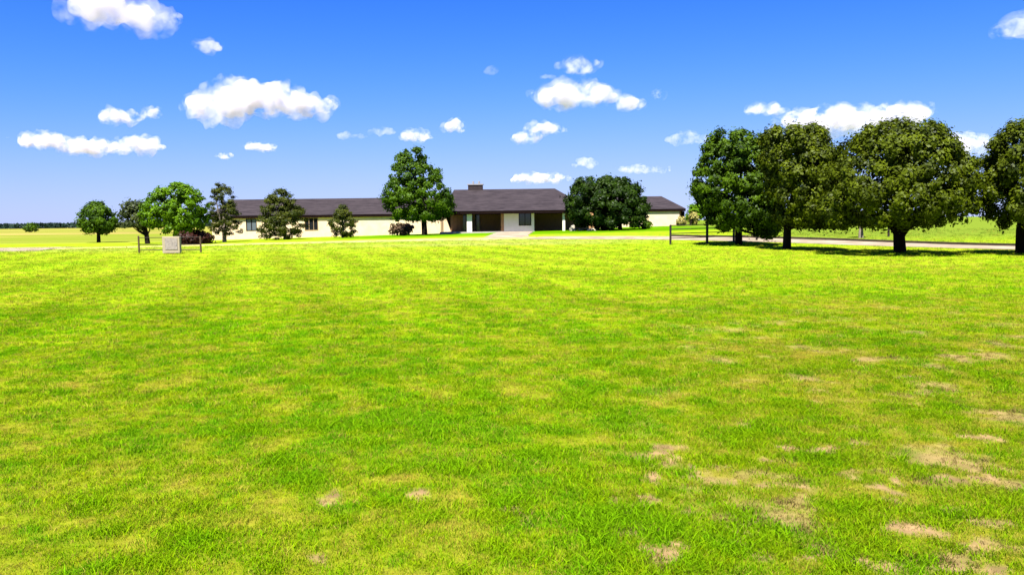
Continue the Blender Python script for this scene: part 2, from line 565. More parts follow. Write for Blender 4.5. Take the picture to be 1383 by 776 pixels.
# ------------------------------------------------------------------ house
def house():
    root = empty('ranch_house', (0, 92, float(zt(0, 92))), 'long low brick ranch house with brown hipped roof and deep shaded porch', 'house')
    off = root.location.copy()
    def part(mb, name, mat, parent=None):
        return mb.build(name, mat, parent or root)
    def wall_run(x0, x1, y, z1, mat, depth=0.3, openings=(), z0=None):
        """a front wall with real window openings (x0, x1, z0, z1)"""
        mb = MB()
        base = (min(float(zt(x0, y)), float(zt(x1, y))) - 0.5) if z0 is None else z0
        x = x0
        for a, b, c, d in sorted(openings):
            mb.box(x, a, y, y + depth, base, z1)
            mb.box(a, b, y, y + depth, base, c)
            mb.box(a, b, y, y + depth, d, z1)
            x = b
        mb.box(x, x1, y, y + depth, base, z1)
        return part(mb, 'wall', mat)
    def window(a, b, c, d, y, nb=1, glass='glass', frame='trim'):
        f = MB()
        t = 0.07
        f.box(a, b, y - 0.03, y + 0.12, c, c + t); f.box(a, b, y - 0.03, y + 0.12, d - t, d)
        f.box(a, a + t, y - 0.03, y + 0.12, c + t, d - t); f.box(b - t, b, y - 0.03, y + 0.12, c + t, d - t)
        for k in range(1, nb + 1):
            xm = a + (b - a) * k / (nb + 1)
            f.box(xm - 0.03, xm + 0.03, y - 0.02, y + 0.11, c + t, d - t)
        wi = f.build('window', M[frame], root)
        MB().box(a + t, b - t, y + 0.06, y + 0.08, c + t, d - t).build('pane', M[glass], wi)
        return wi
    def hip_roof(x0, x1, y0, y1, ze, zr, hl, hr, th=0.30):
        ym = (y0 + y1) / 2
        vs = [(x0, y0, ze), (x1, y0, ze), (x1, y1, ze), (x0, y1, ze), (x0 + hl, ym, zr), (x1 - hr, ym, zr)]
        o = MB().add(vs, [(0, 1, 5, 4), (2, 3, 4, 5), (3, 0, 4), (1, 2, 5), (0, 3, 2, 1)])
        rf = part(o, 'roof', M['roof'])
        fa = MB()
        g = 0.012
        fa.box(x0 + 0.04, x1 - 0.04, y0 + 0.04, y1 - 0.04, ze - th, ze - g)
        fa.build('fascia', M['trim'], rf)
        return rf
    # left wing
    YL = 92.0
    xl0, xl1 = gx(286, YL), gx(600.5, YL)
    eL, rL = 2.75, 4.76
    def win_px(a, b, t, bt, Y):
        p, q = at(a, t, Y), at(b, bt, Y)
        return p.x, q.x, q.z, p.z
    w1 = win_px(332, 347, 295.5, 311.5, YL); w2 = win_px(411, 430, 294.0, 311.0, YL)
    wall_run(xl0, xl1, YL, eL - 0.30, M['stone'], openings=[w1, w2])
    MB_ = MB().box(xl0, xl0 + 0.3, YL + 0.31, YL + 9.4, float(zt(xl0, YL)) - 0.5, eL - 0.30)
    part(MB_, 'wall', M['stone'])
    part(MB().box(xl0 + 0.01, 8, YL + 9.41, YL + 9.7, -0.4, eL - 0.23), 'wall', M['stone'])
    window(*w1, YL, 1, 'blind'); window(*w2, YL, 2, 'glass', 'frame')
    hip_roof(xl0 - 0.4, gx(640, YL), YL - 0.28, YL + 10.1, eL, rL, 1.2, 0.3)
    # cream wall end slanted to stand in for a diagonal sunlit wedge
    q0, q1 = gx(601, YL), gx(608.5, YL)
    zb0 = float(zt(q1, YL)) - 0.4
    wv = [(xl1 + 0.002, YL - 0.02, zb0), (q1 + 0.2, YL - 0.02, zb0), (q0 + 0.05, YL - 0.02, eL - 0.31), (xl1 + 0.002, YL - 0.02, eL - 0.31)]
    wv += [(a, YL + 0.28, c) for a, b, c in wv]
    part(MB().add(wv, [(0, 1, 2, 3), (7, 6, 5, 4), (0, 4, 5, 1), (1, 5, 6, 2), (2, 6, 7, 3), (3, 7, 4, 0)]), 'lit_wedge_wall', M['stone'])
    # brown downpipe by the porch
    p = at(596.5, 300, YL - 0.12)
    dp = MB().box(p.x - 0.13, p.x + 0.13, YL - 0.2, YL - 0.02, float(zt(p.x, YL)) - 0.1, eL - 0.25)
    part(dp, 'downpipe', M['frame'])
    # centre block under the big roof
    YC = 84.0
    xc0, xc1 = gx(602, YC), gx(800, YC)
    eC, rC = 2.86, 5.44
    rf = hip_roof(xc0 - 0.25, xc1, YC, YC + 16.4, eC, rC, 0.6, gx(800, YC) - gx(752, YC + 8.2) + 0.2)
    # porch back wall of vertical boards
    yb = 90.6
    part(MB().box(q1 + 0.12, gx(679, yb), yb, yb + 0.2, float(zt(-3, yb)) - 0.5, eC - 0.31), 'wall', M['wood'])
    battens = MB()
    x = q1 + 0.4
    while x < gx(676, yb):
        battens.box(x, x + 0.06, yb - 0.03, yb - 0.001, float(zt(x, yb)), eC - 0.3)
        x += 0.42
    bt = part(battens, 'batten', M['wood'])
    # entrance: door between two tall narrow windows
    d = win_px(630.5, 640, 288.5, 313.0, yb)
    dr = MB().box(d[0] + 0.08, d[1] - 0.08, yb - 0.06, yb - 0.02, float(zt(-5, yb)), d[3] - 0.08).build('door', M['trim'], root)
    f = MB()
    f.box(d[0], d[0] + 0.08, yb - 0.09, yb - 0.002, float(zt(-5, yb)) - 0.1, d[3]); f.box(d[1] - 0.08, d[1], yb - 0.09, yb - 0.002, float(zt(-5, yb)) - 0.1, d[3])
    f.box(d[0] + 0.08, d[1] - 0.08, yb - 0.09, yb - 0.002, d[3] - 0.08, d[3]); f.build('frame', M['frame'], dr)
    MB().tube([(d[1] - 0.16, yb - 0.14, 1.6), (d[1] - 0.16, yb - 0.14, 1.45)], 0.02, 6).build('handle', M['cap'], dr)
    for a, b in ((624.5, 630), (640.6, 648.5)):
        q = win_px(a, b, 288.8, 312.2, yb - 0.06)
        window(q[0], q[1], q[2], q[3], yb - 0.13, 0, 'glass', 'frame')
    # room with stone front and dark window
    yr = 85.2
    a, b = gx(676.5, yr), gx(721.5, yr)
    w3 = win_px(700.5, 717.5, 287.5, 304.5, yr)
    zb = float(zt(a, yr)) - 0.5
    xm = gx(680.6, yr)
    part(MB().box(a, xm - 0.002, yr - 0.02, yr + 5.3, zb, eC - 0.31), 'wall', M['wood'])
    wall_run(xm, b, yr, eC - 0.31, M['white_wall'], openings=[w3], z0=zb)
    part(MB().box(b - 0.28, b - 0.002, yr + 0.302, yr + 5.3, zb, eC - 0.315), 'wall', M['wood'])
    window(*w3, yr, 1)
    # recess to the right
    part(MB().box(b + 0.002, gx(806, yb), yb + 0.3, yb + 0.55, zb, eC - 0.25), 'wall', M['wood'])
    # porch columns
    for px, Y, wd, nm in ((634, 84.5, 0.27, 'white_wall'), (761.6, 84.5, 0.14, 'white_wall')):
        p = at(px, 305, Y)
        c = MB().bbox(p.x - wd, p.x + wd, Y, Y + 2 * wd, float(zt(p.x, Y)) - 0.2, eC - 0.31, 0.03)
        part(c, 'column', M[nm])
    part(MB().box(xl1 + 0.1, gx(722, 84.6), 84.35, 90.5, float(zt(-8, 85)) - 0.1, float(zt(0, 86)) + 0.08), 'porch_floor', M['concrete'])
    # chimney
    c0, c1 = at(632.5, 257, 92.5), at(652, 248.5, 92.5)
    ch = MB().box(c0.x, c1.x, 91.9, 93.0, rC - 0.7, c1.z - 0.12).build('chimney', M['chimney'], rf)
    cp = MB()
    cp.box(c0.x - 0.08, c1.x + 0.08, 91.82, 93.08, c1.z - 0.12, c1.z)
    for xx in (0.35, 0.75):
        xq = c0.x + (c1.x - c0.x) * xx
        cp.tube([(xq, 92.4, c1.z), (xq, 92.4, c1.z + 0.32)], 0.11, 10)
    cp.build('chimney_cap', M['cap'], rf)
    # right wing
    YR = 100.0
    eR, rR = 3.06, 4.80
    xr0, xr1 = gx(800, YR), gx(917.5, YR)
    wall_run(xr0, xr1, YR, eR - 0.31, M['stone'])
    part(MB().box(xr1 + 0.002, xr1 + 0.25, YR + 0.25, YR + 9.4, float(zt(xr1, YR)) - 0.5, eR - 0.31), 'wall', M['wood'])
    hip_roof(xr0 - 0.5, gx(926, YR), YR - 0.26, YR + 10.2, eR, rR, 0.6, gx(926, YR) - gx(893, YR + 5))
    # set-back end wall of the right wing, its shade put into the near-black colour
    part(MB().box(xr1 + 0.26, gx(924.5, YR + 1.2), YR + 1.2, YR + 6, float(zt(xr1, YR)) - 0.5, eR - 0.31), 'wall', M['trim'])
house()

# ------------------------------------------------------------------ foliage
LEAFQ = {}
def cards(P, N, size, tint, name, mat, parent, aspect=0.6):
    n = len(P)
    N = N / np.maximum(np.linalg.norm(N, axis=1, keepdims=True), 1e-6)
    ref = rng.normal(size=(n, 3))
    U = np.cross(N, ref); U /= np.maximum(np.linalg.norm(U, axis=1, keepdims=True), 1e-6)
    V = np.cross(N, U)
    s = (size * (0.6 + 0.8 * rng.random(n)))[:, None]
    bend = N * s * 0.18
    q = np.stack([P + U * s, P + V * s * aspect - bend, P - U * s, P - V * s * aspect - bend], 1).reshape(-1, 3)
    off = np.array(parent.location)
    me = bpy.data.meshes.new(name)
    me.vertices.add(len(q)); me.vertices.foreach_set('co', (q - off).astype(np.float32).ravel())
    me.loops.add(4 * n); me.loops.foreach_set('vertex_index', np.arange(4 * n, dtype=np.int32))
    me.polygons.add(n); me.polygons.foreach_set('loop_start', np.arange(n, dtype=np.int32) * 4)
    me.update(calc_edges=True)
    set_attr(me, 'tint', 'FLOAT', 'POINT', np.repeat(tint, 4))
    me.materials.append(mat)
    o = bpy.data.objects.new(name, me)
    col.objects.link(o)
    o.parent = parent
    return o

def crown_points(profiles, Y, dr, nclump, ncard, rc_px, shell=0.55, flat=0.8, seed=0, ragged=0.35, voids=0.36, dy=0.0):
    """clumps of leaves filling a crown whose half-widths at each height follow the tree"""
    g = np.random.default_rng(seed)
    pxm = Y / FPX
    C = []; RC = []; OUT = []
    wts = [sum((b[2] - b[1]) for b in pr) * (pr[-1][0] - pr[0][0]) / len(pr) for pr in profiles]
    for pr, wt in zip(profiles, wts):
        ys = np.array([p[0] for p in pr], float); ls = np.array([p[1] for p in pr], float); rs = np.array([p[2] for p in pr], float)
        n = max(4, int(nclump * wt / sum(wts)))
        got = 0
        wmax = (rs - ls).max()
        while got < n:
            y = g.uniform(ys[0], ys[-1])
            l = np.interp(y, ys, ls); r = np.interp(y, ys, rs)
            if g.random() > (r - l) / wmax: continue
            th = g.uniform(0, 2 * math.pi)
            rho = shell + (1 - shell) * math.sqrt(g.random()) if g.random() < 0.8 else g.random() * shell
            k = rc_px * g.uniform(0.65, 1.3)
            lump = fbm(np.array([math.cos(th) * 1.3 + seed]), np.array([math.sin(th) * 1.3 + y * 3.2 / (ys[-1] - ys[0])]), 0.8, seed + 5, 2)[0]
            hw = max(((r - l) / 2 - k * 0.6) * (1 + ragged * (lump - 0.5)), 0.5)
            cx = (l + r) / 2 + math.cos(th) * rho * hw
            yy = min(max(y, ys[0] + k * 0.7), ys[-1] - k * 0.5)
            p = at(cx, yy, Y)
            p.y += math.sin(th) * rho * hw * pxm * dr + dy
            mid = at((l + r) / 2, (ys[0] + ys[-1]) / 2, Y)
            void = fbm(np.array([p.x + p.y * 0.6]), np.array([p.z + p.y * 0.5]), max((r - l) * pxm * 0.22, 0.4), seed, 2)[0]
            if void < voids and g.random() < 0.85: continue
            C.append(p); RC.append(k * pxm); OUT.append((p - mid).normalized())
            got += 1
    C = np.array(C); RC = np.array(RC); OUT = np.array(OUT)
    pr = RC ** 2; pr /= pr.sum()
    idx = g.choice(len(C), ncard, p=pr)
    d = g.normal(size=(ncard, 3)); d /= np.linalg.norm(d, axis=1, keepdims=True)
    rad = (0.4 + 0.65 * np.sqrt(g.random(ncard)) + 0.9 * (g.random(ncard) < 0.22) * g.random(ncard))[:, None] * RC[idx][:, None]
    d2 = d * rad; d2[:, 2] *= flat
    P = C[idx] + d2
    N = d * 0.9 + OUT[idx] * 0.65 + g.normal(size=(ncard, 3)) * 0.42 + np.array((0, 0, 0.25))
    ct = g.random(len(C))
    tint = np.clip(0.6 * ct[idx] + 0.4 * g.random(ncard), 0, 1)
    return P, N, tint, C, RC

def tree(name, label, cat, profiles, base, Y, leafm, bark, trunk_px, dr=0.9, nclump=60, ncard=6000, rc=7, size_px=2.0,
         group=None, seed=1, shell=0.55, flat=0.8, limbs=9, stems=1, fork=0.45, aspect=0.6, forks=(), ragged=0.3, voids=0.34, dy=0.0):
    random.seed(seed)
    bp = at(base, 320, Y)
    gz = float(zt(bp.x, Y))
    root = empty(name, (bp.x, Y, gz), label, cat, group)
    P, N, tint, C, RC = crown_points(profiles, Y + dy, dr, nclump, ncard, rc, shell, flat, seed, ragged, voids)
    size = size_px * Y / FPX
    pxm = Y / FPX
    mb = MB()
    top = C[:, 2].max(); low = C[:, 2].min()
    r0 = trunk_px * pxm / 2
    cm = C.mean(0)
    for s in range(stems):
        bx = bp.x + (s - (stems - 1) / 2) * r0 * 4.0
        by = Y + random.uniform(-1, 1) * r0 * (3 if stems > 1 else 0)
        zf = gz + (low - gz) + (top - low) * fork * random.uniform(0.8, 1.1)
        zf = max(zf, gz + 0.5)
        fx = bx + (cm[0] - bx) * 0.45; fy = by + (cm[1] - by) * 0.45
        pts = [(bx, by, gz - 0.15), (bx, by, gz + 0.05), (bx + (fx - bx) * .15, by + r0 * .2, gz + (zf - gz) * 0.33),
               (bx + (fx - bx) * .5 + r0 * .3, by - r0 * .2, gz + (zf - gz) * 0.66), (fx, fy, zf), (fx, fy, zf + (top - zf) * 0.6)]
        mb.tube(pts, [r0 * 1.5, r0 * 1.15, r0, r0 * 0.88, r0 * 0.7, r0 * 0.15], 9)
        picks = np.random.default_rng(seed + s).choice(len(C), min(limbs, len(C)), replace=False)
        for c in picks:
            t = random.uniform(0.25, 1.0)
            i0 = 2 + int(t * 2)
            a = Vector(pts[i0]) ; b = Vector(C[c])
            m1 = a.lerp(b, 0.45) + Vector((random.uniform(-.1, .1), random.uniform(-.1, .1), -0.06 * (b - a).length))
            mb.tube([a, m1, b], [r0 * 0.5, r0 * 0.28, r0 * 0.08], 6, False)
    for path, w0, w1 in forks:
        q = [at(a, b, Y) for a, b in path]
        mb.tube(q, [w0 * pxm + (w1 - w0) * pxm * k / (len(q) - 1) for k in range(len(q))], 8)
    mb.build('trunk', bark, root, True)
    cards(P, N, size, tint, 'crown', leafm, root, aspect)
    return root

L = {}
L['bright'] = leaf_mat('bright_leaf', (0.032, 0.095, 0.001), (0.165, 0.315, 0.002))
L['mid'] = leaf_mat('mid_leaf', (0.014, 0.046, 0.001), (0.100, 0.190, 0.002))
L['grey'] = leaf_mat('grey_leaf', (0.028, 0.045, 0.012), (0.10, 0.12, 0.035))
L['pine'] = leaf_mat('pine_needles', (0.012, 0.024, 0.002), (0.080, 0.092, 0.006), 0.15)
L['deep'] = leaf_mat('deep_leaf', (0.004, 0.014, 0.001), (0.030, 0.060, 0.002), 0.08)
L['olive'] = leaf_mat('olive_leaf', (0.008, 0.016, 0.001), (0.108, 0.140, 0.002), 0.15)
L['pear'] = leaf_mat('pear_leaf', (0.007, 0.022, 0.001), (0.080, 0.145, 0.002), 0.15)
L['red'] = leaf_mat('red_leaf', (0.015, 0.005, 0.003), (0.052, 0.017, 0.010), 0.15)
L['brown'] = leaf_mat('brown_leaf', (0.05, 0.035, 0.016), (0.17, 0.10, 0.055), 0.2)
L['far'] = leaf_mat('far_leaf', (0.006, 0.016, 0.010), (0.020, 0.040, 0.022), 0.1)  # dark bluish green: distance haze is put into the leaf colour
L['yellow'] = leaf_mat('yellow_leaf', (0.22, 0.19, 0.03), (0.46, 0.40, 0.12), 0.3)

ROW = 'round headed trees in a row beside the drive'
tree('shade_tree', 'round dark green tree nearest the pipe fence, leftmost of the drive row', 'tree',
     [[(173, 985, 1015), (180, 962, 1025), (195, 949, 1034), (215, 942, 1042), (240, 938, 1050), (260, 937, 1058), (280, 945, 1060), (300, 956, 1052), (312, 970, 1038)],
      [(262, 1015, 1050), (285, 1008, 1062), (305, 1010, 1056), (321, 1022, 1045)]],
     998, 51, L['pear'], M['bark'], 9, 1.3, 520, 50000, 6.5, 2.0, ROW, 31, 0.6, ragged=0.5, voids=0.43, dy=-1.3)
tree('shade_tree', 'broad dark tree with thick short trunk, second from the fence in the drive row', 'tree',
     [[(171, 1040, 1095), (180, 1030, 1118), (195, 1028, 1128), (220, 1030, 1140), (250, 1035, 1150), (275, 1043, 1150), (292, 1046, 1142), (304, 1052, 1134)],
      [(280, 1060, 1130), (306, 1075, 1130)]],
     1063, 43.5, L['olive'], M['bark'], 10, 1.3, 520, 52000, 6.5, 2.0, ROW, 32, 0.6, 1.1, ragged=0.5, voids=0.43, dy=-1.3)
tree('shade_tree', 'large olive green domed tree with forked trunk against the drive', 'tree',
     [[(165, 1195, 1238), (172, 1168, 1260), (185, 1152, 1282), (205, 1136, 1292), (235, 1120, 1303), (255, 1113, 1309), (275, 1118, 1309), (290, 1135, 1300), (298, 1152, 1288), (304, 1188, 1240)],
      [(262, 1112, 1150), (285, 1108, 1150), (305, 1118, 1146)]],
     1216, 37.2, L['olive'], M['bark'], 14, 1.25, 680, 68000, 7, 2.1, ROW, 33, 0.6, 1.15,
     forks=[([(1214, 318), (1206, 308), (1196, 300), (1186, 288)], 5, 2.5), ([(1217, 318), (1225, 308), (1238, 300), (1252, 288)], 5, 2.5)], ragged=0.45, voids=0.43, dy=-1.3)
tree('shade_tree', 'dark tree cut off by the right edge of the picture', 'tree',
     [[(163, 1378, 1424), (175, 1358, 1449), (200, 1343, 1472), (230, 1335, 1484), (260, 1331, 1487), (285, 1340, 1482), (300, 1352, 1462), (308, 1362, 1440)]],
     1380, 35.4, L['olive'], M['bark'], 13, 1.3, 560, 54000, 7, 2.1, ROW, 34, 0.6, 1.15, ragged=0.5, voids=0.43, dy=-1.3)

tree('field_tree', 'small rounded green tree standing alone at the far left of the yard', 'tree',
     [[(272, 125, 135), (280, 115, 147), (290, 108, 157), (300, 105, 160), (307, 108, 158), (313, 120, 150), (317, 127, 143)]],
     133, 86, L['mid'], M['bark'], 4.5, 0.9, 110, 10000, 4.5, 1.6, None, 41)
tree('sparse_tree', 'thin grey green tree with bare twigs behind the bright green tree', 'tree',
     [[(269, 178, 188), (280, 166, 200), (292, 160, 207), (303, 162, 212), (311, 176, 214)]],
     199, 76, L['grey'], M['bark'], 6, 0.9, 40, 1700, 7, 2.2, None, 42, limbs=26)
tree('broadleaf_tree', 'bright green leafy tree behind the pale panel and low rail fence', 'tree',
     [[(246, 232, 248), (252, 218, 262), (262, 203, 274), (275, 193, 281), (290, 191, 282), (303, 197, 280), (312, 212, 272), (318, 226, 252)]],
     237, 70, L['bright'], M['bark'], 6, 0.95, 190, 17000, 5, 1.7, None, 43)
tree('pine_tree', 'tall open pine with light trunk beside the left end of the house', 'tree',
     [[(246, 293, 301), (255, 285, 312), (265, 281, 318), (280, 279, 322), (295, 277, 327), (305, 277, 331), (312, 285, 330), (318, 297, 314)]],
     303, 75, L['pine'], M['pale_bark'], 5, 0.95, 130, 9000, 4, 1.5, None, 44, 0.4, 0.6, limbs=16, aspect=0.3, voids=0.22)
tree('pine_tree', 'dense broad pine bushy to the ground before the house windows', 'tree',
     [[(254, 374, 385), (262, 366, 396), (272, 356, 404), (285, 351, 412), (298, 348, 417), (310, 348, 416), (320, 350, 411), (324, 354, 408)]],
     385, 80, L['pine'], M['pale_bark'], 4, 0.95, 190, 15000, 4.5, 1.5, None, 45, 0.5, 0.65, aspect=0.35, voids=0.22)
tree('pine_tree', 'smallest pine, a short bushy one against the cream house wall', 'tree',
     [[(276, 459, 468), (283, 452, 474), (292, 447, 480), (300, 443, 484), (310, 446, 482), (317, 449, 480), (320, 452, 476)]],
     463, 80, L['pine'], M['pale_bark'], 3.5, 0.95, 110, 6000, 3.5, 1.4, None, 46, 0.45, 0.6, aspect=0.35, voids=0.22)
tree('oak_tree', 'tallest green tree by the house, standing left of the porch', 'tree',
     [[(199, 553, 568), (207, 534, 580), (220, 527, 591), (235, 524, 597), (250, 517, 606), (265, 514, 613), (280, 516, 616), (290, 522, 611), (298, 531, 600)]],
     573.5, 82, L['mid'], M['bark'], 7, 0.95, 260, 24000, 5.2, 1.6, None, 47, 0.5, ragged=0.25, voids=0.24)
tree('round_tree', 'dense dark dome shaped tree with several stems in front of the porch', 'tree',
     [[(239, 795, 842), (245, 777, 857), (255, 768, 867), (270, 763, 876), (285, 762, 880), (296, 764, 881), (302, 772, 879), (306, 790, 870)]],
     822, 80.5, L['deep'], M['bark'], 5, 0.95, 380, 32000, 5.5, 1.7, None, 48, 0.42, stems=4, ragged=0.18, voids=0.2)
tree('field_tree', 'tiny dark round tree far off on the left horizon', 'tree',
     [[(301, 37, 46), (304, 32, 50), (308, 31, 52), (312, 34, 49)]], 41, 300, L['mid'], M['bark'], 2, 0.9, 20, 700, 3, 1.3, None, 49)
tree('field_tree', 'bright green tree beyond the right end of the house', 'tree',
     [[(276, 932, 942), (282, 926, 950), (290, 924, 955), (296, 928, 950)]], 938, 125, L['bright'], M['bark'], 3, 0.9, 25, 1500, 5, 2.0, None, 50)
tree('sapling', 'slim young twin stemmed tree across the drive between two large trees', 'tree',
     [[(285, 1152, 1172), (292, 1148, 1178), (300, 1150, 1178), (305, 1157, 1172)]], 1163, 57, L['olive'], M['pale_bark'], 3, 0.9, 24, 1100, 5, 2.4, None, 51, stems=2, limbs=5)

# ------------------------------------------------------------------ shrubs
def shrub(name, label, cat, profiles, base, Y, leafm, nclump=20, ncard=1500, rc=4, size_px=1.8, seed=1, group=None, stem=True):
    return tree(name, label, cat, profiles, base, Y, leafm, M['bark'], 2.2, 0.9, nclump, ncard, rc, size_px, group, seed, 0.5, 0.85, 5, 3, 0.4)

shrub('red_shrub', 'dark red clipped shrub right behind the low rail fence', 'shrub',
      [[(316, 243, 268), (319, 241, 270), (326, 241, 270), (331, 242, 269)]], 256, 66, L['red'], 30, 2600, 5, 2.0, 61)
shrub('red_shrub', 'rounded red brown shrub at the foot of the tall open pine', 'shrub',
      [[(311, 266, 278), (315, 261, 284), (322, 260, 287), (329, 263, 285)]], 274, 70, L['red'], 25, 2000, 5, 2.0, 62)
shrub('brown_shrub', 'straggly brown shrub against the cream wall under the tall tree', 'shrub',
      [[(302, 528, 552), (306, 525, 562), (312, 523, 566), (317, 526, 562)]], 541, 87, L['brown'], 26, 1500, 4, 1.6, 63)
shrub('red_shrub', 'dark maroon shrub in shade under the dome shaped tree', 'shrub',
      [[(291, 815, 824), (296, 812, 827), (304, 811, 827), (309, 813, 826)]], 819, 84, L['red'], 18, 1100, 4, 1.8, 64)
shrub('green_shrub', 'small round green shrub at the right foot of the dome shaped tree', 'shrub',
      [[(297, 869, 876), (301, 866, 880), (306, 866, 880), (309, 868, 878)]], 872, 83, L['mid'], 15, 800, 3.5, 1.6, 65)
shrub('yellow_shrub', 'low pale yellow shrub at the corner of the right wing', 'shrub',
      [[(294, 916, 924), (297, 913, 927), (302, 912, 928)]], 920, 97, L['yellow'], 16, 900, 3.5, 1.6, 66)
shrub('yellow_shrub', 'taller pale yellow shrub just right of the house corner', 'shrub',
      [[(287, 934, 940), (291, 931, 941), (297, 930, 942), (302, 930, 942)]], 936, 98, L['yellow'], 18, 1000, 3.5, 1.6, 67)

# ------------------------------------------------------------------ boulders at the flower bed
def boulder(px, Y, w_, h_, label, seed):
    random.seed(seed)
    p = at(px, 305, Y); gz = float(zt(p.x, Y))
    vs = []; fs = []; n, m = 10, 5
    for j in range(m):
        t = j / (m - 1) * math.pi / 2
        for i in range(n):
            a = 2 * math.pi * i / n
            k = random.uniform(0.82, 1.12)
            vs.append((p.x + math.cos(a) * math.cos(t) * w_ * k, Y + math.sin(a) * math.cos(t) * w_ * 0.7 * k, gz - 0.06 + (h_ + 0.06) * math.sin(t) * random.uniform(.92, 1.05)))
    for j in range(m - 1):
        for i in range(n):
            k = (i + 1) % n
            fs.append((j * n + i, j * n + k, (j + 1) * n + k, (j + 1) * n + i))
    fs.append(tuple(range(n - 1, -1, -1)))
    o = link_mesh('boulder', vs, fs, M['boulder'])
    tag(o, label, 'rock', 'rocks edging the bed by the porch')
boulder(774, 81.5, 0.42, 0.62, 'tallest grey rock beside the thin white porch column', 71)
boulder(785, 81.8, 0.30, 0.42, 'small grey rock left of the long pale flat rock', 72)
boulder(799, 80.0, 0.55, 0.26, 'long flat pale rock on the grass before the dome shaped tree', 73)

# ------------------------------------------------------------------ fences
def pipe_fence(name, label, posts, rails_z, post_r, rail_r, pm, rm, cat='fence', cap=True):
    x0, y0 = posts[0][:2]
    root = empty(name, (x0, y0, float(zt(x0, y0))), label, cat)
    for (x, y, h, k) in posts:
        z = float(zt(x, y))
        mb = MB().tube([(x, y, z - 0.2), (x, y, z + h - 0.02), (x, y, z + h)], [post_r * k, post_r * k, post_r * k * 0.7], 10)
        mb.build('post', pm, root, False)
    for i in range(len(posts) - 1):
        a, b = posts[i], posts[i + 1]
        for rz in rails_z:
            MB().tube([(a[0], a[1], float(zt(a[0], a[1])) + rz), (b[0], b[1], float(zt(b[0], b[1])) + rz)], rail_r, 7).build('rail', rm, root)
    return root
def post_at(px, Y, h, k=1.0):
    p = at(px, 320, Y)
    return (p.x, Y, h, k)
pipe_fence('pipe_fence', 'dark pipe rail fence running under the round trees to the drive',
           [post_at(905.5, 52, 1.30), post_at(955, 53.2, 1.52, 1.25), post_at(991, 54.3, 1.45, 1.1), post_at(1022, 55.6, 1.4)],
           (0.42, 0.72, 1.0, 1.25), 0.07, 0.03, M['pipe'], M['rail'])
pipe_fence('rail_fence', 'low weathered rail fence with two posts behind the pale panel',
           [post_at(187, 49.5, 1.08, 1.0), post_at(270.5, 48.8, 1.02, 1.0)], (0.2, 0.52, 0.96), 0.055, 0.022, M['rust_pipe'], M['rail'])
p = at(1200, 320, 58)
g0 = float(zt(p.x, 58))
o = MB().tube([(p.x, 58, g0 - 0.2), (p.x, 58, g0 + 0.74), (p.x, 58, g0 + 0.78)], [0.075, 0.075, 0.05], 10).build('post', M['pipe'])
tag(o, 'short dark post across the drive behind the forked trunk', 'post')
p = at(1114, 305, 76)
g0 = float(zt(p.x, 76))
o = MB().tube([(p.x, 76, g0 - 0.2), (p.x, 76, g0 + 0.9), (p.x, 76, g0 + 0.94)], [0.11, 0.11, 0.08], 10).build('post', M['pipe'])
tag(o, 'dark post far off on the grass between two round trees', 'post')

# ------------------------------------------------------------------ pale panel box in front of the low fence
def panel_box():
    Y = 47.6
    a, b = at(219, 330, Y), at(242.5, 330, Y)
    top = at(231, 319.3, Y).z
    gz = float(zt(a.x, Y))
    root = empty('utility_box', ((a.x + b.x) / 2, Y, gz), 'pale square utility box with mottled grey face and cream surround', 'utility box')
    z0 = gz + 0.06
    MB().bbox(a.x, b.x, Y, Y + 0.28, z0, top, 0.02).build('cabinet', M['cream'], root)
    w_ = b.x - a.x
    MB().box(a.x + 0.17 * w_, b.x - 0.12 * w_, Y - 0.025, Y - 0.002, z0 + 0.2, top - 0.1).build('door', M['panel_grey'], root)
    MB().box(b.x - 0.2 * w_, b.x - 0.17 * w_, Y - 0.05, Y - 0.026, z0 + 0.42, z0 + 0.55).build('handle', M['cap'], root)
    MB().box(a.x + 0.06, b.x - 0.06, Y + 0.05, Y + 0.24, gz - 0.1, z0 - 0.003).build('plinth', M['edging'], root)
panel_box()

# ------------------------------------------------------------------ far woods on the horizon
def far_wood():
    g = np.random.default_rng(5)
    n = 2600
    x = g.uniform(-1500, 300, n); y = 1500 + g.uniform(0, 120, n)
    h = 6 + 6 * fbm(x, y * 0, 90, 7, 4)
    t = np.repeat(np.arange(n), 6)
    P = np.stack([x[t] + g.normal(0, 5, len(t)), y[t] + g.normal(0, 5, len(t)), 0.3 + g.random(len(t)) * h[t]], 1)
    N = g.normal(size=P.shape) + np.array((0, -1, 0.5))
    root = empty('tree_line', (0, 1500, 0), None, None)
    o = cards(P, N, 3.0, g.random(len(P)), 'tree_line', L['far'], root)
    o.parent = None
    o.location = root.location
    bpy.data.objects.remove(root)
    o.name = 'tree_line'
    tag(o, 'thin dark line of woods along the far left horizon', 'woods', None, 'stuff')
far_wood()

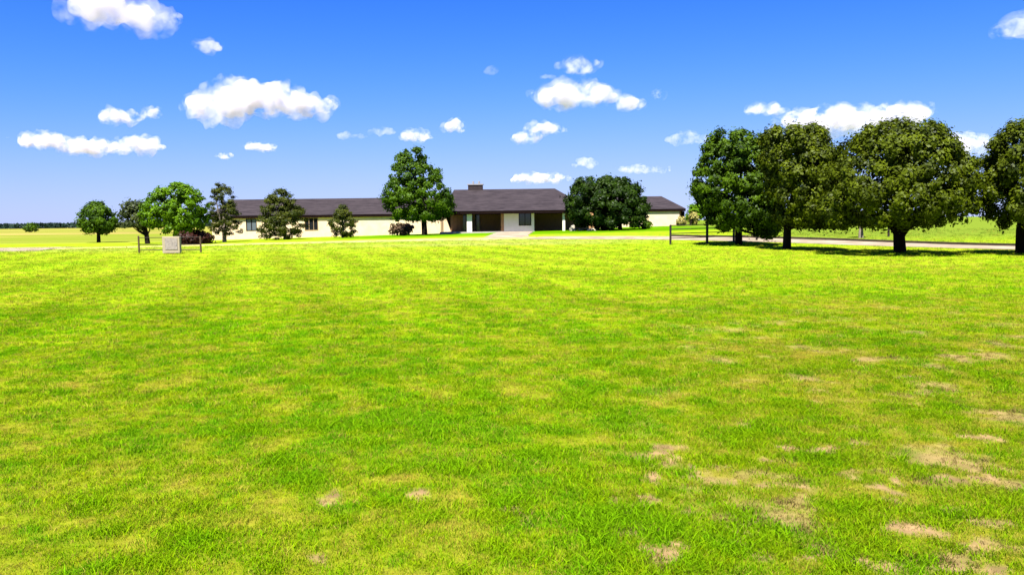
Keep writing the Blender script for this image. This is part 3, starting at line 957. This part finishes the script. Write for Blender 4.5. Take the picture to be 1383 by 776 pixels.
# ------------------------------------------------------------------ grass blades over the nearer lawn
def tuft_mesh(seed, nb, rad, h, wd):
    g = random.Random(seed)
    vs = []; fs = []; bv = []
    for _ in range(nb):
        a = g.uniform(0, 6.283); r = rad * math.sqrt(g.random())
        x, y = math.cos(a) * r, math.sin(a) * r
        hh = h * g.uniform(0.55, 1.15); la = g.uniform(0, 6.283); ln = hh * g.uniform(0.3, 1.7)
        fa = g.uniform(0, 6.283); ww = wd * g.uniform(0.7, 1.3)
        ux, uy = math.cos(fa) * ww, math.sin(fa) * ww
        mx, my = x + math.cos(la) * ln * 0.4, y + math.sin(la) * ln * 0.4
        tx, ty = x + math.cos(la) * ln, y + math.sin(la) * ln
        b = len(vs)
        vs += [(x - ux, y - uy, -0.01), (x + ux, y + uy, -0.01), (mx + ux * .8, my + uy * .8, hh * 0.6), (mx - ux * .8, my - uy * .8, hh * 0.6), (tx, ty, hh)]
        fs += [(b, b + 1, b + 2, b + 3), (b + 3, b + 2, b + 4)]
        bv += [g.random()] * 5
    me = bpy.data.meshes.new('grass_tuft')
    me.from_pydata(vs, [], fs)
    set_attr(me, 'bv', 'FLOAT', 'POINT', np.array(bv))
    me.materials.append(M['blade'])
    return bpy.data.objects.new('grass_tuft', me)

def build_grass():
    g = np.random.default_rng(3)
    X = []; Yv = []; S = []
    for y0, y1, dens, s in [(1.2, 4.5, 1400, 0.58), (4.5, 7, 1000, 0.66), (7, 11, 480, 0.92), (11, 17, 200, 1.15), (17, 27, 60, 1.5), (27, 44, 16, 2.0), (44, 66, 5, 2.6)]:
        hw = 0.66 * y1 + 5.5
        n = int(dens * (y1 - y0) * 2 * hw)
        yy = g.uniform(y0, y1, n); xx = g.uniform(-hw, hw, n)
        k = np.abs(xx) < 0.66 * yy + 5.5
        X.append(xx[k]); Yv.append(yy[k]); S.append(np.full(k.sum(), s) * g.uniform(0.7, 1.3, k.sum()))
    # stronger clumps of coarse grass, most of them to the right
    m = 520
    cpx = 1383 * g.random(m) ** 0.6; cpy = g.uniform(470, 780, m)
    for a, b in zip(cpx, cpy):
        q = ground_at(a, b)
        n = g.integers(10, 40); rr = g.uniform(0.03, 0.13) * (1 + q.y * 0.06)
        X.append(q.x + g.normal(0, rr, n)); Yv.append(q.y + g.normal(0, rr * 0.8, n)); S.append(g.uniform(0.7, 1.15, n) * (1 + q.y * 0.03))
    ncl = sum(len(v) for v in X[7:])
    X = np.concatenate(X); Yv = np.concatenate(Yv); S = np.concatenate(S)
    isc = np.zeros(len(X)); isc[len(X) - ncl:] = 1
    for line, hw in ((DRIVE, 2.9), ([(-0.5, 65.8), (-0.3, 72), (0.1, 78)], 2.0)):
        for k in range(len(line) - 1):
            a = np.array(line[k]); b = np.array(line[k + 1]); ab = b - a
            t = np.clip(((X - a[0]) * ab[0] + (Yv - a[1]) * ab[1]) / (ab @ ab), 0, 1)
            dd = np.hypot(X - a[0] - t * ab[0], Yv - a[1] - t * ab[1])
            S = np.where(dd < hw, 0, S)
    isc = isc[S > 0]; X = X[S > 0]; Yv = Yv[S > 0]; S = S[S > 0]
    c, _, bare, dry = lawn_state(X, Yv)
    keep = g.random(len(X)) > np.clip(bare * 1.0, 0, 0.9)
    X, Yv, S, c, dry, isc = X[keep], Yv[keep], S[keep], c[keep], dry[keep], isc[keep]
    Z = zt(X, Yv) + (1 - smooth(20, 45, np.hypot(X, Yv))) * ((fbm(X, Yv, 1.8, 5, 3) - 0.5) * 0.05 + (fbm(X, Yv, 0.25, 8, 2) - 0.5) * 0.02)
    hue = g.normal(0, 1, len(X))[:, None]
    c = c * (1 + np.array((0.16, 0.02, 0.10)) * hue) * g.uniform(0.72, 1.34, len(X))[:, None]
    lush = np.array((0.17, 0.33, 0.002)) * K
    c = np.where(isc[:, None] > 0, c * 0.4 + lush * 0.6, c)
    inb = bare[keep] > 0.3
    S = np.where(inb, S * 0.7, S)
    st = (g.random(len(X)) < 0.06 + 0.34 * dry) & (isc == 0) | inb & (g.random(len(X)) < 0.7)
    c[st] = K * np.array((0.42, 0.36, 0.05)) * g.uniform(0.5, 1.15, st.sum())[:, None]
    br = inb & st
    c[br] = K * np.array((0.28, 0.20, 0.06)) * g.uniform(0.35, 1.1, br.sum())[:, None]
    c = np.clip(c, 0.002, 0.8)
    S = S * (0.8 + 0.5 * (1 - dry))
    me = bpy.data.meshes.new('lawn_grass')
    me.vertices.add(len(X)); me.vertices.foreach_set('co', np.stack([X, Yv, Z], 1).astype(np.float32).ravel())
    set_attr(me, 'gcol', 'FLOAT_COLOR', 'POINT', np.hstack([c, np.ones((len(c), 1))]))
    set_attr(me, 'scl', 'FLOAT', 'POINT', S)
    set_attr(me, 'rot', 'FLOAT', 'POINT', g.uniform(0, 6.283, len(X)))
    me.update()
    o = bpy.data.objects.new('lawn_grass', me)
    col.objects.link(o)
    tag(o, 'short mown grass, green and straw coloured, covering the nearer lawn', 'grass', None, 'stuff')
    ng = bpy.data.node_groups.new('lawn_grass', 'GeometryNodeTree')
    ng.interface.new_socket('Geometry', in_out='INPUT', socket_type='NodeSocketGeometry')
    ng.interface.new_socket('Geometry', in_out='OUTPUT', socket_type='NodeSocketGeometry')
    N = ng.nodes
    gi = N.new('NodeGroupInput'); go = N.new('NodeGroupOutput')
    iop = N.new('GeometryNodeInstanceOnPoints')
    jg = N.new('GeometryNodeGeometryToInstance')
    for k in range(5):
        oi = N.new('GeometryNodeObjectInfo')
        oi.inputs['Object'].default_value = tuft_mesh(100 + k, 14, 0.06, (0.019, 0.022, 0.025, 0.023, 0.034)[k], 0.0021)
        ng.links.new(oi.outputs['Geometry'], jg.inputs[0])
    def named(nm, typ):
        a = N.new('GeometryNodeInputNamedAttribute')
        a.data_type = typ
        a.inputs['Name'].default_value = nm
        return [q for q in a.outputs if q.enabled and q.name == 'Attribute'][0]
    cx = N.new('ShaderNodeCombineXYZ')
    ng.links.new(named('rot', 'FLOAT'), cx.inputs['Z'])
    ng.links.new(gi.outputs[0], iop.inputs['Points'])
    ng.links.new(jg.outputs[0], iop.inputs['Instance'])
    iop.inputs['Pick Instance'].default_value = True
    e2r = N.new('FunctionNodeEulerToRotation')
    ng.links.new(cx.outputs[0], e2r.inputs[0])
    ng.links.new(e2r.outputs[0], iop.inputs['Rotation'])
    ng.links.new(named('scl', 'FLOAT'), iop.inputs['Scale'])
    ng.links.new(iop.outputs[0], go.inputs[0])
    md = o.modifiers.new('grass', 'NODES')
    md.node_group = ng
    pass
build_grass()

# ------------------------------------------------------------------ clouds
def cloud_mat(name, dens):
    m = bpy.data.materials.new(name)
    m.use_nodes = True
    n = m.node_tree
    n.nodes.clear()
    out = n.nodes.new('ShaderNodeOutputMaterial')
    v = n.nodes.new('ShaderNodeVolumePrincipled')
    v.inputs['Color'].default_value = (0.80, 0.77, 0.83, 1)
    v.inputs['Anisotropy'].default_value = 0.0
    tc = n.nodes.new('ShaderNodeTexCoord')
    oi = n.nodes.new('ShaderNodeObjectInfo')
    ad = n.nodes.new('ShaderNodeVectorMath'); ad.operation = 'ADD'
    n.links.new(tc.outputs['Object'], ad.inputs[0]); n.links.new(oi.outputs['Location'], ad.inputs[1])
    no = n.nodes.new('ShaderNodeTexNoise')
    no.inputs['Scale'].default_value = 0.011
    no.inputs['Detail'].default_value = 7
    no.inputs['Roughness'].default_value = 0.62
    n.links.new(ad.outputs[0], no.inputs[0])
    mr = n.nodes.new('ShaderNodeMapRange')
    mr.inputs['From Min'].default_value = 0.44; mr.inputs['From Max'].default_value = 0.64
    mr.inputs['To Min'].default_value = 0.0; mr.inputs['To Max'].default_value = dens
    n.links.new(no.outputs[0], mr.inputs[0])
    n.links.new(mr.outputs[0], v.inputs['Density'])
    n.links.new(v.outputs[0], out.inputs['Volume'])
    return m
M['cloud'] = cloud_mat('cloud_vapour', 0.036)
M['thin_cloud'] = cloud_mat('thin_cloud_vapour', 0.010)
M['wisp'] = cloud_mat('cloud_wisps', 0.009)
def ico():
    import bmesh
    bm = bmesh.new()
    bmesh.ops.create_icosphere(bm, subdivisions=3, radius=1)
    vs = np.array([v.co[:] for v in bm.verts]); fs = [tuple(v.index for v in f.verts) for f in bm.faces]
    bm.free()
    return vs, fs
ICO = ico()
CLOUD_BASE = 520.0
def cloud(lobes, label, seed, thick=1.0):
    """lobes: (px, py, half width px, half height px)"""
    g = np.random.default_rng(seed)
    cx = np.mean([l[0] for l in lobes]); by = max(l[1] + l[3] for l in lobes)
    d = ray(cx, by)
    D = min(CLOUD_BASE / (d.z / d.y), 9000)
    s = D / FPX
    def puffs(grow, flat_):
        V = []; F = []; nb = 0
        for (px, py, hw, hh) in lobes:
            k = max(3, int(3.2 * hw / hh))
            for i in range(k):
                u = (i + 0.5) / k * 2 - 1 + g.normal(0, 0.08)
                prof = math.sqrt(max(0.05, 1 - u * u * 0.92))
                r = hh * g.uniform(0.55, 0.95) * prof
                q = at(px + u * (hw - r * 0.7), py + g.uniform(-0.4, 0.5) * (hh - r), D)
                c = np.array(q) + np.array((0, g.normal(0, 0.5) * hh * s, 0))
                sc_ = np.array((r * 1.35, r * 1.25 * thick, r * flat_)) * s * grow
                V.append(ICO[0] * sc_ + c); F += [tuple(a + nb for a in f) for f in ICO[1]]
                nb += len(ICO[0])
        return np.vstack(V), F
    def body(name, grow, flat_, mat, rough_, parent=None):
        V, F = puffs(grow, flat_)
        ctr = V.mean(0); ctr[2] = V[:, 2].min()
        if parent is not None: ctr = np.array(parent.location)
        o = link_mesh(name, V - ctr, F, mat)
        vox = max(l[3] for l in lobes) * s * 0.10
        md = o.modifiers.new('r', 'REMESH'); md.mode = 'VOXEL'; md.voxel_size = vox
        dg = bpy.context.evaluated_depsgraph_get()
        me = bpy.data.meshes.new_from_object(o.evaluated_get(dg))
        o.modifiers.clear()
        co = np.empty(len(me.vertices) * 3, np.float32); me.vertices.foreach_get('co', co); co = co.reshape(-1, 3)
        nr = np.empty(len(me.vertices) * 3, np.float32); me.vertices.foreach_get('normal', nr); nr = nr.reshape(-1, 3)
        hs_ = max(l[3] for l in lobes) * s
        a = fbm(co[:, 0] + co[:, 1] * 0.7 + seed * 999, co[:, 2] + co[:, 1] * 0.6, hs_ * 0.8, seed, 4, 0.6) - 0.5
        co += nr * (a * hs_ * rough_)[:, None]
        me.vertices.foreach_set('co', co.ravel())
        me.update()
        me.materials.clear(); me.materials.append(mat)
        o.data = me
        if parent is None: o.location = tuple(ctr)
        else: o.parent = parent
        return o
    faint = 'faint' in label or 'pale' in label or 'ragged cloud above' in label
    o = body('cloud', 0.95, 0.95, M['thin_cloud' if faint else 'cloud'], 0.8)
    tag(o, label, 'cloud', 'small white fair weather clouds')
    if not faint:
        body('wisp', 1.28, 0.98, M['wisp'], 1.3, o)
CL = [
 ([(150, 14, 58, 24), (190, 22, 46, 22)], 'large white cloud cut by the top edge at far left'),
 ([(280, 62, 22, 9)], 'little bent wisp of cloud right of the top left cloud'),
 ([(350, 128, 66, 26), (300, 142, 56, 22), (400, 144, 56, 17)], 'largest heaped cloud with grey shaded belly on the left'),
 ([(165, 157, 32, 12), (207, 153, 12, 9)], 'small cloud just above the long flat left cloud'),
 ([(60, 190, 40, 11), (120, 198, 60, 11), (190, 195, 32, 12)], 'long flat ragged cloud low at far left'),
 ([(303, 210, 14, 5)], 'tiny flat cloud fleck below the largest cloud'),
 ([(353, 198, 24, 7)], 'thin slanting cloud under the largest cloud'),
 ([(475, 183, 22, 6), (515, 177, 20, 8)], 'faint wispy cloud left of the tallest house tree top'),
 ([(563, 183, 23, 9)], 'small oval cloud above the tallest house tree'),
 ([(614, 171, 14, 12)], 'small round puff right of the oval cloud'),
 ([(781, 88, 30, 14)], 'upper puff above the bright cloud over the house'),
 ([(775, 128, 58, 18)], 'bright white cloud above the house centre'),
 ([(848, 139, 28, 11), (890, 128, 13, 7)], 'trailing cloud right of the bright cloud'),
 ([(735, 173, 30, 10), (712, 186, 22, 8)], 'double puffed cloud below the bright cloud'),
 ([(728, 240, 42, 8)], 'flat pinkish cloud just above the house ridge'),
 ([(790, 219, 20, 11)], 'small ragged cloud above the dome shaped tree'),
 ([(868, 228, 40, 8)], 'faint low cloud between the dome tree and drive trees'),
 ([(930, 187, 32, 12)], 'pale cloud touching the leftmost drive tree'),
 ([(1020, 147, 18, 10), (1045, 148, 20, 9)], 'small hooked cloud at the left end of the long right cloud'),
 ([(1105, 165, 55, 20), (1150, 160, 50, 18), (1215, 156, 46, 20)], 'long broad cloud above the olive drive tree'),
 ([(1300, 195, 36, 18)], 'cloud showing between the two rightmost trees'),
 ([(665, 95, 13, 8)], 'faintest wisp of cloud high above the chimney'),
 ([(740, 104, 11, 5)], 'tiny faint fleck of cloud beside the upper puff'),
 ([(1368, 41, 28, 15)], 'lone white cloud at the top right edge'),
]
for i, (lb, tx) in enumerate(CL):
    cloud(lb, tx, 200 + i)
